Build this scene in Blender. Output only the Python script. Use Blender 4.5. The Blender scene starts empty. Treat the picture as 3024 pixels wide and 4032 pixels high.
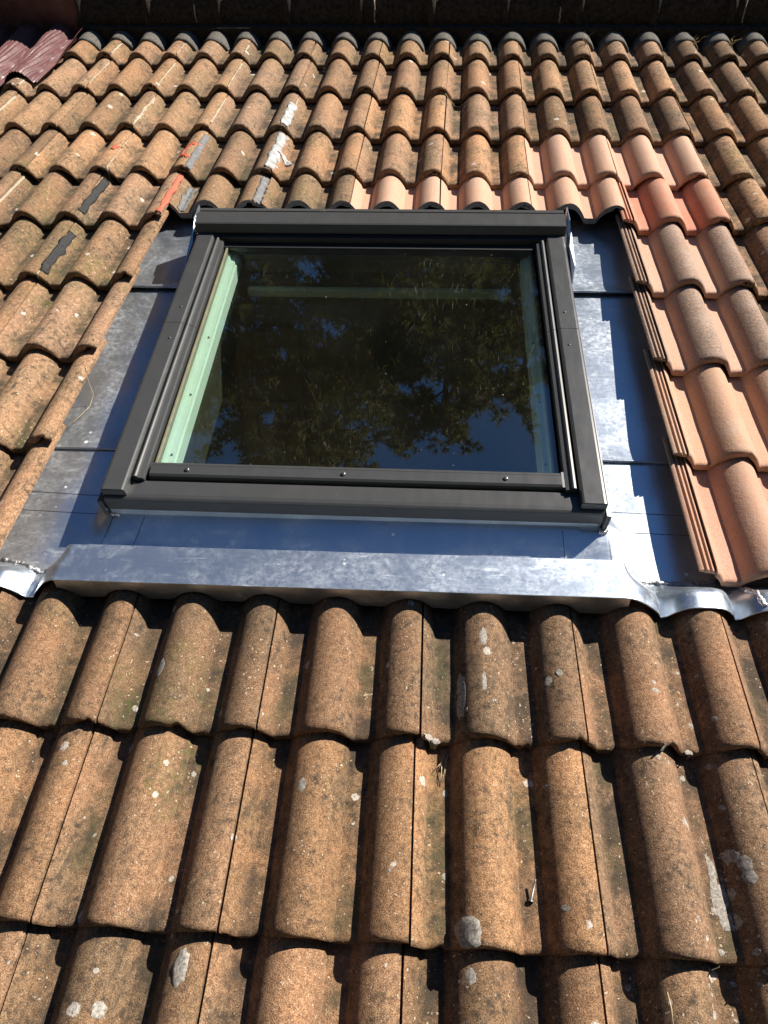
import bpy, bmesh, math, random
from mathutils import Matrix, Vector, noise
R = math.radians
rnd = random.Random(7)
sc = bpy.context.scene

# ------------------------------------------------------------------ roof frame
PITCH = R(18)                       # roof slope; roof coordinates: u right, v up the slope, w off the surface
MR = Matrix.Rotation(PITCH, 4, 'X')

# ------------------------------------------------------------------ camera
cam = bpy.data.cameras.new('camera'); camo = bpy.data.objects.new('camera', cam)
sc.collection.objects.link(camo); sc.camera = camo
rx = Vector((0.99640366, 0.08036952, -0.02684175)); ry = Vector((0.04798698, -0.79631383, -0.60297723)); rz = Vector((-0.06983545, 0.59952067, -0.7973067))
M = Matrix.Identity(4)
for k in range(3):
    M[k][0] = rx[k]; M[k][1] = -ry[k]; M[k][2] = -rz[k]
M.translation = Vector((0.03104438, -3.42904964, 1.26471781))
camo.matrix_world = MR @ M
cam.sensor_fit = 'VERTICAL'; cam.sensor_height = 24; cam.lens = 24 * 2820 / 4032
cam.clip_start = .02; cam.clip_end = 2000

# ------------------------------------------------------------------ sky and sun
SUN = (MR.to_3x3() @ Vector((1.02, .88, 1.0))).normalized()
world = bpy.data.worlds.new('World'); sc.world = world; world.use_nodes = True
wn = world.node_tree.nodes; wl = world.node_tree.links
sky = wn.new('ShaderNodeTexSky'); sky.sky_type = 'NISHITA'; sky.sun_disc = False
sky.sun_elevation = math.asin(SUN.z); sky.sun_rotation = math.atan2(SUN.x, SUN.y)
sky.altitude = 300; sky.air_density = 1.0; sky.dust_density = 0.1; sky.ozone_density = 5.0
hs = wn.new('ShaderNodeHueSaturation'); hs.inputs['Saturation'].default_value = 1.15
wl.new(sky.outputs[0], hs.inputs['Color']); wl.new(hs.outputs[0], wn['Background'].inputs[0]); wn['Background'].inputs[1].default_value = 0.056
sun = bpy.data.lights.new('sun', 'SUN'); suno = bpy.data.objects.new('sun', sun); sc.collection.objects.link(suno)
sun.energy = 5.0; sun.angle = R(0.53); sun.color = (1.0, .93, .84)
suno.rotation_euler = (-SUN).to_track_quat('-Z', 'Y').to_euler(); suno.location = SUN * 40
sc.view_settings.view_transform = 'Standard'; sc.view_settings.look = 'None'; sc.view_settings.gamma = 1
sc.view_settings.use_curve_mapping = False
sc.view_settings.exposure = 1.05

# ------------------------------------------------------------------ material helpers
class NT:
    def __init__(self, name):
        self.m = bpy.data.materials.new(name); self.m.use_nodes = True
        self.t = self.m.node_tree; self.b = self.t.nodes['Principled BSDF']; self.out = self.t.nodes['Material Output']
    def n(self, typ, **kw):
        x = self.t.nodes.new(typ)
        for k, v in kw.items():
            if k.startswith('i_'):
                k2 = k[2:]; k2 = int(k2) if k2.isdigit() else k2
                x.inputs[k2].default_value = v
            else: setattr(x, k, v)
        return x
    def l(self, a, b): self.t.links.new(a, b)
    def noise(self, vec, scale, detail=4, rough=.6, dist=0):
        x = self.n('ShaderNodeTexNoise', i_Scale=scale, i_Detail=detail, i_Roughness=rough, i_Distortion=dist)
        self.l(vec, x.inputs['Vector']); return x.outputs['Fac']
    def ramp(self, fac, stops):
        x = self.n('ShaderNodeValToRGB'); e = x.color_ramp.elements
        while len(e) < len(stops): e.new(.5)
        for q, (p, c) in zip(e, stops):
            q.position = p; q.color = c if len(c) == 4 else (*c, 1)
        self.l(fac, x.inputs[0]); return x.outputs[0]
    def mr(self, fac, a, b, c=0, d=1):
        x = self.n('ShaderNodeMapRange'); x.clamp = True
        for k, v in zip((1, 2, 3, 4), (a, b, c, d)): x.inputs[k].default_value = v
        self.l(fac, x.inputs[0]); return x.outputs[0]
    def mix(self, fac, a, b, blend='MIX'):
        x = self.n('ShaderNodeMix'); x.data_type = 'RGBA'; x.blend_type = blend
        for s, v in ((0, fac), (6, a), (7, b)):
            if isinstance(v, (int, float)): x.inputs[s].default_value = v
            elif isinstance(v, tuple): x.inputs[s].default_value = v if len(v) == 4 else (*v, 1)
            else: self.l(v, x.inputs[s])
        return x.outputs[2]
    def math(self, op, a, b=None):
        x = self.n('ShaderNodeMath'); x.operation = op
        for s, v in ((0, a), (1, b)):
            if v is None: continue
            if isinstance(v, (int, float)): x.inputs[s].default_value = v
            else: self.l(v, x.inputs[s])
        return x.outputs[0]
    def bump(self, h, strength, dist, base=None):
        x = self.n('ShaderNodeBump', i_Strength=strength, i_Distance=dist); self.l(h, x.inputs['Height'])
        if base is not None: self.l(base, x.inputs['Normal'])
        return x.outputs[0]
    def pos(self): return self.n('ShaderNodeNewGeometry').outputs['Position']
    def scaled(self, vec, s):
        x = self.n('ShaderNodeMapping'); x.inputs['Scale'].default_value = s
        x.inputs['Rotation'].default_value = (-PITCH, 0, 0); self.l(vec, x.inputs[0]); return x.outputs[0]

def plain(name, col, rough=.6, metal=0, var=.25, nscale=30, bump=0.0, spec=.5):
    t = NT(name); p = t.pos(); f = t.noise(p, nscale)
    lo = tuple(c * (1 - var) for c in col); hi = tuple(min(1, c * (1 + var)) for c in col)
    t.l(t.ramp(f, [(.3, lo), (.7, hi)]), t.b.inputs['Base Color'])
    t.b.inputs['Roughness'].default_value = rough; t.b.inputs['Metallic'].default_value = metal
    t.b.inputs['Specular IOR Level'].default_value = spec
    if bump: t.l(t.bump(t.noise(p, nscale * 4), .6, bump), t.b.inputs['Normal'])
    return t.m

def tile_old_mat():
    t = NT('weathered concrete tile'); p = t.pos(); oi = t.n('ShaderNodeObjectInfo')
    tc = t.n('ShaderNodeTexCoord')
    grain = t.noise(p, 520, 3, .7); mid = t.noise(p, 75, 4, .65); big = t.noise(p, 7, 3, .55)
    streak = t.noise(t.scaled(p, (60, 7, 60)), 1, 3, .6)
    gm = t.math('ADD', t.math('MULTIPLY', grain, .72), t.math('MULTIPLY', t.noise(p, 120, 4, .65), .28))
    base = t.ramp(gm, [(.34, (.045, .029, .018)), (.43, (.158, .100, .058)), (.52, (.305, .193, .110)), (.64, (.50, .355, .225))])
    # warm / grey variation between tiles and in patches
    v1 = t.mix(t.mr(big, .35, .7), (1.06, .97, .9), (.78, .82, .80)); base = t.mix(1, base, v1, 'MULTIPLY')
    rv = t.ramp(oi.outputs['Random'], [(0, (.80, .82, .82)), (.35, (1.0, .98, .95)), (.7, (1.12, 1.03, .94)), (1, (.92, .88, .82))])
    base = t.mix(1, base, rv, 'MULTIPLY')
    base = t.mix(1, base, oi.outputs['Color'], 'MULTIPLY')
    # black algae and silt carried along the water channels, in patches
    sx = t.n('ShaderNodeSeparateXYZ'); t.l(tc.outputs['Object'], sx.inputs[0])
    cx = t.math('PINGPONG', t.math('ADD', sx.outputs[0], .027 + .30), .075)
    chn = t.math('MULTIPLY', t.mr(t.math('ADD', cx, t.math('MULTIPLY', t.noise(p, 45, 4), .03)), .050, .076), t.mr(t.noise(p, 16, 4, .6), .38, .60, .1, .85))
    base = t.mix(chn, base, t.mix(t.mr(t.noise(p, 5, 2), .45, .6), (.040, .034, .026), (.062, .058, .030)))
    # dark algae blotches and streaks
    alg = t.math('MULTIPLY', t.mr(mid, .50, .64), t.mr(big, .38, .58, .22, 1)); base = t.mix(t.math('MULTIPLY', alg, .80), base, (.035, .027, .021))
    st = t.math('MULTIPLY', t.mr(streak, .56, .72), t.mr(big, .42, .6, .1, .75)); base = t.mix(st, base, (.055, .045, .032))
    # moss tint in drifts
    mo = t.math('MULTIPLY', t.mr(t.noise(p, 3.1, 3), .56, .70), t.mr(t.noise(p, 90, 3), .45, .62)); base = t.mix(t.math('MULTIPLY', mo, .75), base, (.10, .105, .03))
    # pale lichen: fine flecks, then round spots
    fl = t.mr(t.noise(p, 150, 2, .5), .66, .71); fl = t.math('MULTIPLY', fl, t.mr(t.noise(p, 9, 2), .36, .60)); base = t.mix(t.math('MULTIPLY', fl, .8), base, (.62, .50, .34))
    vo = t.n('ShaderNodeTexVoronoi', i_Scale=26, i_Randomness=1.0)
    wob = t.n('ShaderNodeVectorMath'); wob.operation = 'MULTIPLY_ADD'
    nz = t.n('ShaderNodeTexNoise', i_Scale=120, i_Detail=2); t.l(p, nz.inputs[0]); t.l(nz.outputs['Color'], wob.inputs[0]); wob.inputs[1].default_value = (.012,) * 3; t.l(p, wob.inputs[2])
    t.l(wob.outputs[0], vo.inputs['Vector'])
    sp = t.math('LESS_THAN', vo.outputs['Distance'], t.mr(t.n('ShaderNodeSeparateColor').outputs[0], 0, 1)) if False else None
    sepc = t.n('ShaderNodeSeparateColor'); t.l(vo.outputs['Color'], sepc.inputs[0])
    thr = t.mr(sepc.outputs[0], .86, 1.0, 0, .30)
    d = t.math('SUBTRACT', thr, vo.outputs['Distance']); spots = t.mr(d, 0, .035); spots = t.math('MULTIPLY', spots, t.mr(t.noise(p, 200, 2), .33, .5, .35, 1))
    base = t.mix(t.math('MULTIPLY', spots, .8), base, (.56, .52, .46))
    t.l(base, t.b.inputs['Base Color']); t.b.inputs['Roughness'].default_value = .92; t.b.inputs['Specular IOR Level'].default_value = .25
    h = t.math('ADD', grain, t.math('MULTIPLY', t.noise(p, 120, 3), .7))
    t.l(t.bump(h, .8, .0022), t.b.inputs['Normal'])
    return t.m

def tile_new_mat():
    t = NT('new salmon concrete tile'); p = t.pos(); oi = t.n('ShaderNodeObjectInfo')
    tc = t.n('ShaderNodeTexCoord'); sx = t.n('ShaderNodeSeparateXYZ'); t.l(tc.outputs['Object'], sx.inputs[0])
    g = t.noise(p, 300, 3, .6)
    base = t.ramp(g, [(.25, (.385, .210, .140)), (.5, (.50, .295, .205)), (.75, (.58, .37, .275))])
    base = t.mix(1, base, oi.outputs['Color'], 'MULTIPLY')
    # ochre slurry sprayed along the roll crests at the works
    cx = t.math('ABSOLUTE', t.math('SUBTRACT', t.math('PINGPONG', t.math('ADD', sx.outputs[0], .027 + .30), .075), 0.0))
    crest = t.mr(cx, .064, .026)
    at = t.n('ShaderNodeAttribute', attribute_type='OBJECT', attribute_name='slurry')
    sl = t.math('MULTIPLY', t.math('MULTIPLY', crest, at.outputs['Fac']), t.mr(t.noise(p, 160, 4, .7), .22, .58))
    base = t.mix(sl, base, (.105, .082, .074))
    crest2 = t.math('MULTIPLY', crest, t.mr(t.noise(p, 140, 4, .7), .38, .66)); base = t.mix(t.math('MULTIPLY', crest2, .55), base, (.34, .215, .115))
    dst = t.mr(t.noise(p, 11, 5, .65), .42, .70, 0, .35); base = t.mix(dst, base, (.42, .33, .26))
    pk = t.mr(t.noise(p, 210, 2), .66, .72); base = t.mix(t.math('MULTIPLY', pk, .55), base, (.17, .08, .055))
    t.l(base, t.b.inputs['Base Color']); t.b.inputs['Roughness'].default_value = .85; t.b.inputs['Specular IOR Level'].default_value = .3
    t.l(t.bump(t.math('ADD', g, t.noise(p, 90, 2)), .5, .0015), t.b.inputs['Normal'])
    return t.m

def zinc_mat():
    t = NT('zinc sheet'); p = t.pos()
    cl = t.noise(p, 7, 6, .7, .8); fine = t.noise(p, 80, 6, .75, .3); str_ = t.noise(t.scaled(p, (9, 160, 9)), 1, 3, .6, .3)
    scr = t.noise(t.scaled(p, (14, 70, 14)), 1, 5, .7, .6)
    sm = t.math('MULTIPLY', t.mr(cl, .40, .66), t.mr(fine, .36, .64)); sm = t.math('MAXIMUM', sm, t.math('MULTIPLY', t.mr(scr, .57, .67), t.mr(cl, .34, .56)))
    col = t.mix(sm, (.47, .53, .60), (.60, .64, .68))
    # dried white splashes
    vo = t.n('ShaderNodeTexVoronoi', i_Scale=34); t.l(p, vo.inputs['Vector']); sc_ = t.n('ShaderNodeSeparateColor'); t.l(vo.outputs['Color'], sc_.inputs[0])
    spl = t.mr(t.math('SUBTRACT', t.mr(sc_.outputs[0], .78, 1, 0, .22), vo.outputs['Distance']), 0, .03)
    spl = t.math('MULTIPLY', spl, t.mr(t.noise(p, 2.2, 2), .44, .55))
    col = t.mix(t.math('MULTIPLY', spl, .6), col, (.78, .80, .80)); t.l(col, t.b.inputs['Base Color'])
    met = t.math('SUBTRACT', .90, t.math('MULTIPLY', t.math('MAXIMUM', t.math('MULTIPLY', sm, .32), spl), .7)); t.l(met, t.b.inputs['Metallic'])
    ro = t.math('ADD', t.mr(fine, .3, .7, .29, .35), t.math('MULTIPLY', sm, .14)); ro = t.math('ADD', ro, t.math('MULTIPLY', t.mr(str_, .45, .7), .03)); t.l(ro, t.b.inputs['Roughness'])
    b1 = t.bump(t.noise(p, 5, 2), .25, .008); b2 = t.bump(t.noise(p, 24, 2, .5, .5), .10, .001, b1); b3 = t.bump(str_, .04, .0004, b2)
    t.l(b3, t.b.inputs['Normal']); return t.m

def alu_mat():
    t = NT('dark grey coated aluminium'); p = t.pos(); f = t.noise(p, 14, 5, .6, .5); s = t.noise(t.scaled(p, (50, 6, 50)), 1, 4)
    c = t.mix(t.mr(f, .45, .75, 0, .5), (.046, .047, .047), (.058, .059, .058))
    sc2 = t.math('MULTIPLY', t.mr(t.noise(p, 45, 5, .7, 1.5), .64, .74), t.mr(t.noise(p, 5, 2), .52, .64)); c = t.mix(t.math('MULTIPLY', sc2, .35), c, (.26, .26, .255))
    t.l(c, t.b.inputs['Base Color']); t.l(t.mr(s, .3, .7, .32, .42), t.b.inputs['Roughness'])
    t.l(t.bump(t.noise(p, 900, 2), .12, .0004), t.b.inputs['Normal']); return t.m

def glass_mat():
    t = NT('tinted double glazing'); p = t.pos()
    lw = t.n('ShaderNodeLayerWeight', i_Blend=.5); f5 = t.math('POWER', lw.outputs['Facing'], 5.0)
    fr = t.math('MULTIPLY_ADD', f5, .94); fr.node.inputs[2].default_value = .125
    tr = t.n('ShaderNodeBsdfTransparent'); tr.inputs[0].default_value = (.80, .885, .83, 1)
    gl = t.n('ShaderNodeBsdfGlossy', i_Roughness=.0); gl.inputs['Color'].default_value = (1, 1, 1, 1)
    mx = t.n('ShaderNodeMixShader'); t.l(fr, mx.inputs[0]); t.l(tr.outputs[0], mx.inputs[1]); t.l(gl.outputs[0], mx.inputs[2])
    df = t.n('ShaderNodeBsdfDiffuse'); df.inputs[0].default_value = (.52, .48, .38, 1)
    vo = t.n('ShaderNodeTexVoronoi', i_Scale=42); t.l(p, vo.inputs['Vector']); s = t.n('ShaderNodeSeparateColor'); t.l(vo.outputs['Color'], s.inputs[0])
    dots = t.mr(t.math('SUBTRACT', t.mr(s.outputs[0], .80, 1, 0, .075), vo.outputs['Distance']), 0, .01)
    dust = t.math('ADD', t.math('MULTIPLY', dots, .5), t.mr(t.noise(p, 5, 5), .35, .75, .0025, .0075))
    m2 = t.n('ShaderNodeMixShader'); t.l(dust, m2.inputs[0]); t.l(mx.outputs[0], m2.inputs[1]); t.l(df.outputs[0], m2.inputs[2])
    t.l(m2.outputs[0], t.out.inputs[0]); return t.m

def foliage_mat():
    t = NT('pine needles'); p = t.pos(); f = t.noise(p, 3, 3)
    t.l(t.ramp(f, [(.3, (.040, .050, .020)), (.55, (.068, .074, .030)), (.75, (.115, .098, .044))]), t.b.inputs['Base Color'])
    t.b.inputs['Roughness'].default_value = .7
    tl = t.n('ShaderNodeBsdfTranslucent'); t.l(t.mix(1, t.b.inputs['Base Color'].links[0].from_socket, (1.5, 1.3, .7), 'MULTIPLY'), tl.inputs[0])
    mx = t.n('ShaderNodeMixShader', i_0=.4); t.l(t.b.outputs[0], mx.inputs[1]); t.l(tl.outputs[0], mx.inputs[2]); t.l(mx.outputs[0], t.out.inputs[0]); return t.m

MAT = dict(
    old=tile_old_mat(), new=tile_new_mat(), zinc=zinc_mat(), alu=alu_mat(), glass=glass_mat(), leaf=foliage_mat(),
    cut=plain('sawn tile edge', (.20, .185, .175), .9, var=.3, nscale=120, bump=.001),
    deck=plain('dark roofing felt', (.02, .019, .018), .95),
    ridge=plain('black stained ridge tile', (.040, .032, .024), .95, var=.6, nscale=60, bump=.004, spec=.2),
    cap=plain('dark sanded bedding mortar', (.11, .102, .088), .95, var=.5, nscale=140, bump=.003, spec=.2),
    plum=plain('plum coloured crimped flashing', (.12, .053, .053), .26, var=.2, nscale=25, bump=.0012, spec=.7),
    plaster=plain('brown chimney render', (.14, .085, .05), .95, var=.35, nscale=40, bump=.004),
    white_tape=plain('white repair tape', (.30, .305, .295), .7, var=.55, nscale=45, bump=.002),
    grey_tape=plain('grey bitumen tape', (.115, .115, .115), .65, var=.5, nscale=90, bump=.003),
    black_tape=plain('black bitumen strip', (.014, .0145, .015), .42, var=.6, nscale=110, bump=.004, spec=.25),
    red=plain('red sealant smear', (.42, .078, .03), .6, var=.2, nscale=60, bump=.003),
    cream=plain('cream joint sealant', (.33, .285, .20), .85, var=.35, nscale=120, bump=.002),
    solder=plain('solder bead', (.45, .44, .44), .45, metal=1, var=.25, nscale=90, bump=.004),
    sash=plain('white painted sash', (.80, .82, .79), .4, var=.04, nscale=10),
    gasket=plain('yellowed gasket', (.15, .138, .085), .6, var=.2), rubber=plain('black rubber', (.012, .012, .013), .6),
    steel=plain('screw steel', (.20, .20, .20), .5, metal=1, var=.2, nscale=200),
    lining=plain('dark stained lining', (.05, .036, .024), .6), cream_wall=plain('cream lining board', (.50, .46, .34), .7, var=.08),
    room=plain('room plaster', (.11, .082, .048), .9, var=.2), floor=plain('room floor boards', (.10, .07, .04), .5, var=.3, nscale=8),
    door=plain('dull cupboard paint', (.13, .105, .06), .7, var=.1),
    lichen=plain('grey white lichen crust', (.30, .275, .235), .95, var=.6, nscale=210, bump=.003),
    dry=plain('dry straw', (.42, .34, .20), .8, var=.3, nscale=90), bark=plain('pine bark', (.16, .095, .055), .95, var=.5, nscale=6, bump=.03),
    grass=plain('dry grass ground', (.09, .095, .04), .95, var=.5, nscale=.6), paper=plain('cream drawing paper', (.20, .165, .085), .8, var=.05),
    ink=plain('dark ink', (.035, .026, .018), .8), redink=plain('red paint on paper', (.11, .032, .02), .8), wall=plain('house wall render', (.55, .47, .36), .9))

# ------------------------------------------------------------------ object helpers
def mesh(name, verts, faces, mats, smooth=True, fm=None):
    me = bpy.data.meshes.new(name); me.from_pydata([tuple(v) for v in verts], [], faces)
    for m in (mats if isinstance(mats, (list, tuple)) else [mats]): me.materials.append(MAT[m])
    if smooth: me.polygons.foreach_set('use_smooth', [True] * len(me.polygons))
    if fm:
        me.polygons.foreach_set('material_index', fm)
    me.update(); return me

def link(name, me, parent=None, mw=None):
    o = bpy.data.objects.new(name, me); sc.collection.objects.link(o)
    if parent is not None: o.parent = parent
    if mw is not None:
        if parent is None: o.matrix_world = mw
        else: o.matrix_basis = mw
    return o

def tag(o, label=None, cat=None, group=None, kind=None):
    for k, v in (('label', label), ('category', cat), ('group', group), ('kind', kind)):
        if v: o[k] = v
    return o

class MB:
    """collects primitives; build() makes ONE mesh object"""
    def __init__(self): self.v = []; self.f = []
    def add(self, vs, fs):
        b = len(self.v); self.v += [Vector(x) for x in vs]; self.f += [tuple(i + b for i in f) for f in fs]; return self
    def box(self, x0, x1, y0, y1, z0, z1, bev=0):
        if bev <= 0:
            self.add([(x, y, z) for z in (z0, z1) for y in (y0, y1) for x in (x0, x1)],
                     [(0, 2, 3, 1), (4, 5, 7, 6), (0, 1, 5, 4), (2, 6, 7, 3), (0, 4, 6, 2), (1, 3, 7, 5)])
        else:
            bm = bmesh.new(); bmesh.ops.create_cube(bm, size=1)
            for q in bm.verts: q.co = Vector(((x0 + x1) / 2 + q.co.x * (x1 - x0), (y0 + y1) / 2 + q.co.y * (y1 - y0), (z0 + z1) / 2 + q.co.z * (z1 - z0)))
            bmesh.ops.bevel(bm, geom=bm.edges[:], offset=bev, segments=2, affect='EDGES', profile=.5)
            bm.verts.index_update(); self.add([q.co.copy() for q in bm.verts], [tuple(q.index for q in f.verts) for f in bm.faces]); bm.free()
        return self
    def extrude_x(self, prof, x0, x1):     # closed polygon in (y, z), swept along x
        n = len(prof)
        self.add([(x0, y, z) for y, z in prof] + [(x1, y, z) for y, z in prof],
                 [(i, (i + 1) % n, (i + 1) % n + n, i + n) for i in range(n)] + [tuple(range(n))[::-1], tuple(range(n, 2 * n))]); return self
    def extrude_y(self, prof, y0, y1):     # closed polygon in (x, z), swept along y
        n = len(prof)
        self.add([(x, y0, z) for x, z in prof] + [(x, y1, z) for x, z in prof],
                 [(i, (i + 1) % n, (i + 1) % n + n, i + n) for i in range(n)] + [tuple(range(n))[::-1], tuple(range(n, 2 * n))]); return self
    def tube(self, pts, rads, seg=6):
        pts = [Vector(p) for p in pts]; n = len(pts)
        if isinstance(rads, (int, float)): rads = [rads] * n
        vs = []; fs = []
        for i, p in enumerate(pts):
            d = (pts[min(i + 1, n - 1)] - pts[max(i - 1, 0)]).normalized()
            a = d.cross(Vector((.31, .2, .93))).normalized(); b = d.cross(a)
            vs += [p + (a * math.cos(k * math.tau / seg) + b * math.sin(k * math.tau / seg)) * rads[i] for k in range(seg)]
        for i in range(n - 1):
            for k in range(seg): fs.append((i * seg + k, i * seg + (k + 1) % seg, (i + 1) * seg + (k + 1) % seg, (i + 1) * seg + k))
        fs += [tuple(range(seg))[::-1], tuple(range((n - 1) * seg, n * seg))]
        self.add(vs, fs); return self
    def cyl(self, x, y, z0, z1, r, seg=12):
        return self.tube([(x, y, z0), (x, y, z1)], r, seg)
    def build(self, name, mat, parent=None, smooth=False, mw=None, fix=True):
        me = mesh(name, self.v, self.f, mat, smooth)
        if fix:
            bm = bmesh.new(); bm.from_mesh(me); bmesh.ops.recalc_face_normals(bm, faces=bm.faces[:]); bm.to_mesh(me); bm.free()
        return link(name, me, parent, mw)

def grid(fn, us, vs, thick=0, name='sheet', mat='zinc', parent=None, smooth=True):
    """sheet of points fn(u, v) -> (u, v, w), given a thickness downwards"""
    nu, nv = len(us), len(vs); V = [fn(u, v) for v in vs for u in us]
    F = [(j * nu + i, j * nu + i + 1, (j + 1) * nu + i + 1, (j + 1) * nu + i) for j in range(nv - 1) for i in range(nu - 1)]
    if thick:
        n = nu * nv; V = V + [(a, b, c - thick) for a, b, c in V]; F = F + [tuple(k + n for k in f[::-1]) for f in F]
        ring = [i for i in range(nu)] + [j * nu + nu - 1 for j in range(1, nv)] + [(nv - 1) * nu + i for i in range(nu - 2, -1, -1)] + [j * nu for j in range(nv - 2, 0, -1)]
        for k in range(len(ring)):
            a, b = ring[k], ring[(k + 1) % len(ring)]; F.append((b, a, a + n, b + n))
    me = mesh(name, V, F, mat, smooth)
    if thick:
        bm = bmesh.new(); bm.from_mesh(me)
        for e in bm.edges:
            if len(e.link_faces) == 2 and e.calc_face_angle(0) > R(55): e.smooth = False
        bm.to_mesh(me); bm.free()
    return link(name, me, parent)

def lin(a, b, n): return [a + (b - a) * i / (n - 1) for i in range(n)]

# ------------------------------------------------------------------ the tile's shape
H = .049; A = .054; GAUGE = .333; TILT = .026; LEN = .415; TH = .020; CREST = -.027
def roll(d):
    s = abs(d / (A * 1.10 if d < 0 else A * 1.0))
    if s >= 1: return 0
    return H * (1 - s ** 2.05) ** .93
def prof(x):
    k = round((x - CREST) / .15); z = roll(x - CREST - .15 * k)
    fil = .004
    return -H + (z if z > fil * 2 else (z * z / (8 * fil) + z / 4 + fil * .0) if z > 0 else 0)

def tile_mesh(name, mat, seed, y0=0.0, slant=0.0, cutmat=None, x1=.2972, LEN=LEN):
    """one double-roll tile. x = 0 at its left joint, y = 0 at the nose; y0 > 0: sawn off there"""
    o3 = Vector((seed * 3.17, seed * 1.3, seed * .77))
    xs = [.0012 + k * (x1 - .0012) / 62 for k in range(63)]
    cut = y0 > 0
    ys = [0, .0016, .005, .010, .022, .06, .12, .18, .24, .30] + ([.36] if LEN > .36 else []) + [LEN] if not cut else [y0, y0 + .004, y0 + .03] + [y for y in (.12, .18, .24, .30, .36, LEN) if y > y0 + .05]
    V = []; F = []; FM = []
    def nz(x, y, s=14): return noise.noise(Vector((x * s, y * s, 0)) + o3)
    def top(x, y):
        yy = y
        z = prof(x) - TILT * y / GAUGE + .0012 * nz(x, y) + .0006 * nz(x, y, 60)
        if not cut:
            if y < .010: z -= {0: .0085, .0016: .0046, .005: .0014}.get(y, 0)
            ch = max(0, nz(x + 7, 0, 45) - .42) * .02
            yy = y + (.0022 * nz(x, 3, 30) + ch) * max(0, 1 - y / .02)
        else: yy = y + slant * x * max(0, 1 - (y - y0) / .05) + .0015 * nz(x, 1, 80) * (y == y0)
        return (x, yy, z)
    nx = len(xs); ny = len(ys)
    for y in ys:
        for x in xs: V.append(top(x, y))
    for j in range(ny - 1):
        for i in range(nx - 1): F.append((j * nx + i, j * nx + i + 1, (j + 1) * nx + i + 1, (j + 1) * nx + i)); FM.append(0)
    # underside, thinner under the overlapping lip at the right
    def und(x, y):
        a = top(x, y); th = TH if x < .262 else (TH - .010 * min(1, (x - .262) / .006))
        z = prof(x) - TILT * max(y, 0) / GAUGE - th
        if x < .03: z = z
        return (a[0], a[1] + .001, z)
    base = len(V); yb = [ys[0], ys[0] + .05, LEN]
    for y in yb:
        for x in xs: V.append(und(x, y))
    for j in range(2):
        for i in range(nx - 1): F.append((base + j * nx + i, base + (j + 1) * nx + i, base + (j + 1) * nx + i + 1, base + j * nx + i + 1)); FM.append(0)
    cm = 1 if cutmat else 0
    for i in range(nx - 1): F.append((i + 1, i, base + i, base + i + 1)); FM.append(cm)                 # nose face
    for i in range(nx - 1): a = (ny - 1) * nx + i; b = base + 2 * nx + i; F.append((a, a + 1, b + 1, b)); FM.append(0)
    # side faces at the joint ends
    for i, s in ((0, 1), (nx - 1, -1)):
        tops = [j * nx + i for j in range(ny)]; bots = [base + 2 * nx + i, base + nx + i, base + i]
        f = tuple(tops + bots); F.append(f if s > 0 else f[::-1]); FM.append(0)
    # interlocking ribs under the neighbour's lip (left edge)
    rib = [(-.034, -.021), (-.034, -.0165), (-.030, -.0135), (-.026, -.0135), (-.0245, -.0185), (-.0205, -.0185), (-.019, -.0125), (-.0145, -.0125), (-.013, -.0185), (-.0085, -.0185), (-.007, -.0125), (-.0025, -.0125), (-.001, -.017), (.004, -.017)]
    rib += [(.004, -.021), (-.012, -.026)]
    ry0 = ys[0] + .004 + .003 * (seed % 3)
    b0 = len(V); n = len(rib); ry = [ry0, ry0 + .1, ry0 + .2, LEN]
    for y in ry:
        for x, dz in rib: V.append((x, y + .0015 * nz(x, 9, 200), prof(max(x, CREST)) * .6 + dz - TILT * y / GAUGE))
    for j in range(len(ry) - 1):
        for i in range(n): F.append((b0 + j * n + i, b0 + j * n + (i + 1) % n, b0 + (j + 1) * n + (i + 1) % n, b0 + (j + 1) * n + i)); FM.append(0)
    F.append(tuple(b0 + i for i in range(n))[::-1]); FM.append(cm)
    F.append(tuple(b0 + 3 * n + i for i in range(n))); FM.append(0)
    mats = [mat] + ([cutmat] if cutmat else [])
    me = mesh(name, V, F, mats, True, FM)
    bm = bmesh.new(); bm.from_mesh(me); bmesh.ops.recalc_face_normals(bm, faces=bm.faces[:])
    for e in bm.edges:
        if len(e.link_faces) == 2 and e.calc_face_angle(0) > R(38): e.smooth = False
    bm.to_mesh(me); bm.free(); return me

# ------------------------------------------------------------------ rows of tiles: nose line v = a + b u, side of the window
ROW = {1: (-.005, 0), 2: (-.336, -.004), 3: (-.667, 0), 4: (-.985, .004), 5: (-1.270, .018)}
def row_v(r, u):
    if r <= 5: a, b = ROW[r]; return a + b * u
    if r <= 9: return (({6: -1.628, 7: -1.957, 8: -2.304, 9: -2.640}[r]) if u < 0 else ({6: -1.583, 7: -1.924, 8: -2.253, 9: -2.585}[r])) + .01 * (u + (1.0 if u < 0 else -.8))
    return {10: -2.973, 11: -3.300, 12: -3.634, 13: -3.968}[r] + .029 * u
def row_u(r, u):
    if r <= 4: return 0.0
    if r <= 9: return -.012 if u < -.6 else (.022 if u > .55 else .004)
    return .026

def row_b(r): return ROW[r][1] if r <= 5 else (.015 if r < 10 else .029)
def surf(u, v):
    """height of the tiled surface at u, v (rows that carry repairs and lichen)"""
    for r in range(13, 0, -1):
        lo = row_v(r, u); hi = row_v(r - 1, u) if r > 1 else lo + .4
        if lo <= v < hi: return prof((u - row_u(r, u) + (v - lo) * row_b(r)) % .30) - TILT * (v - lo) / GAUGE
    return prof(u % .3)

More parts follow.
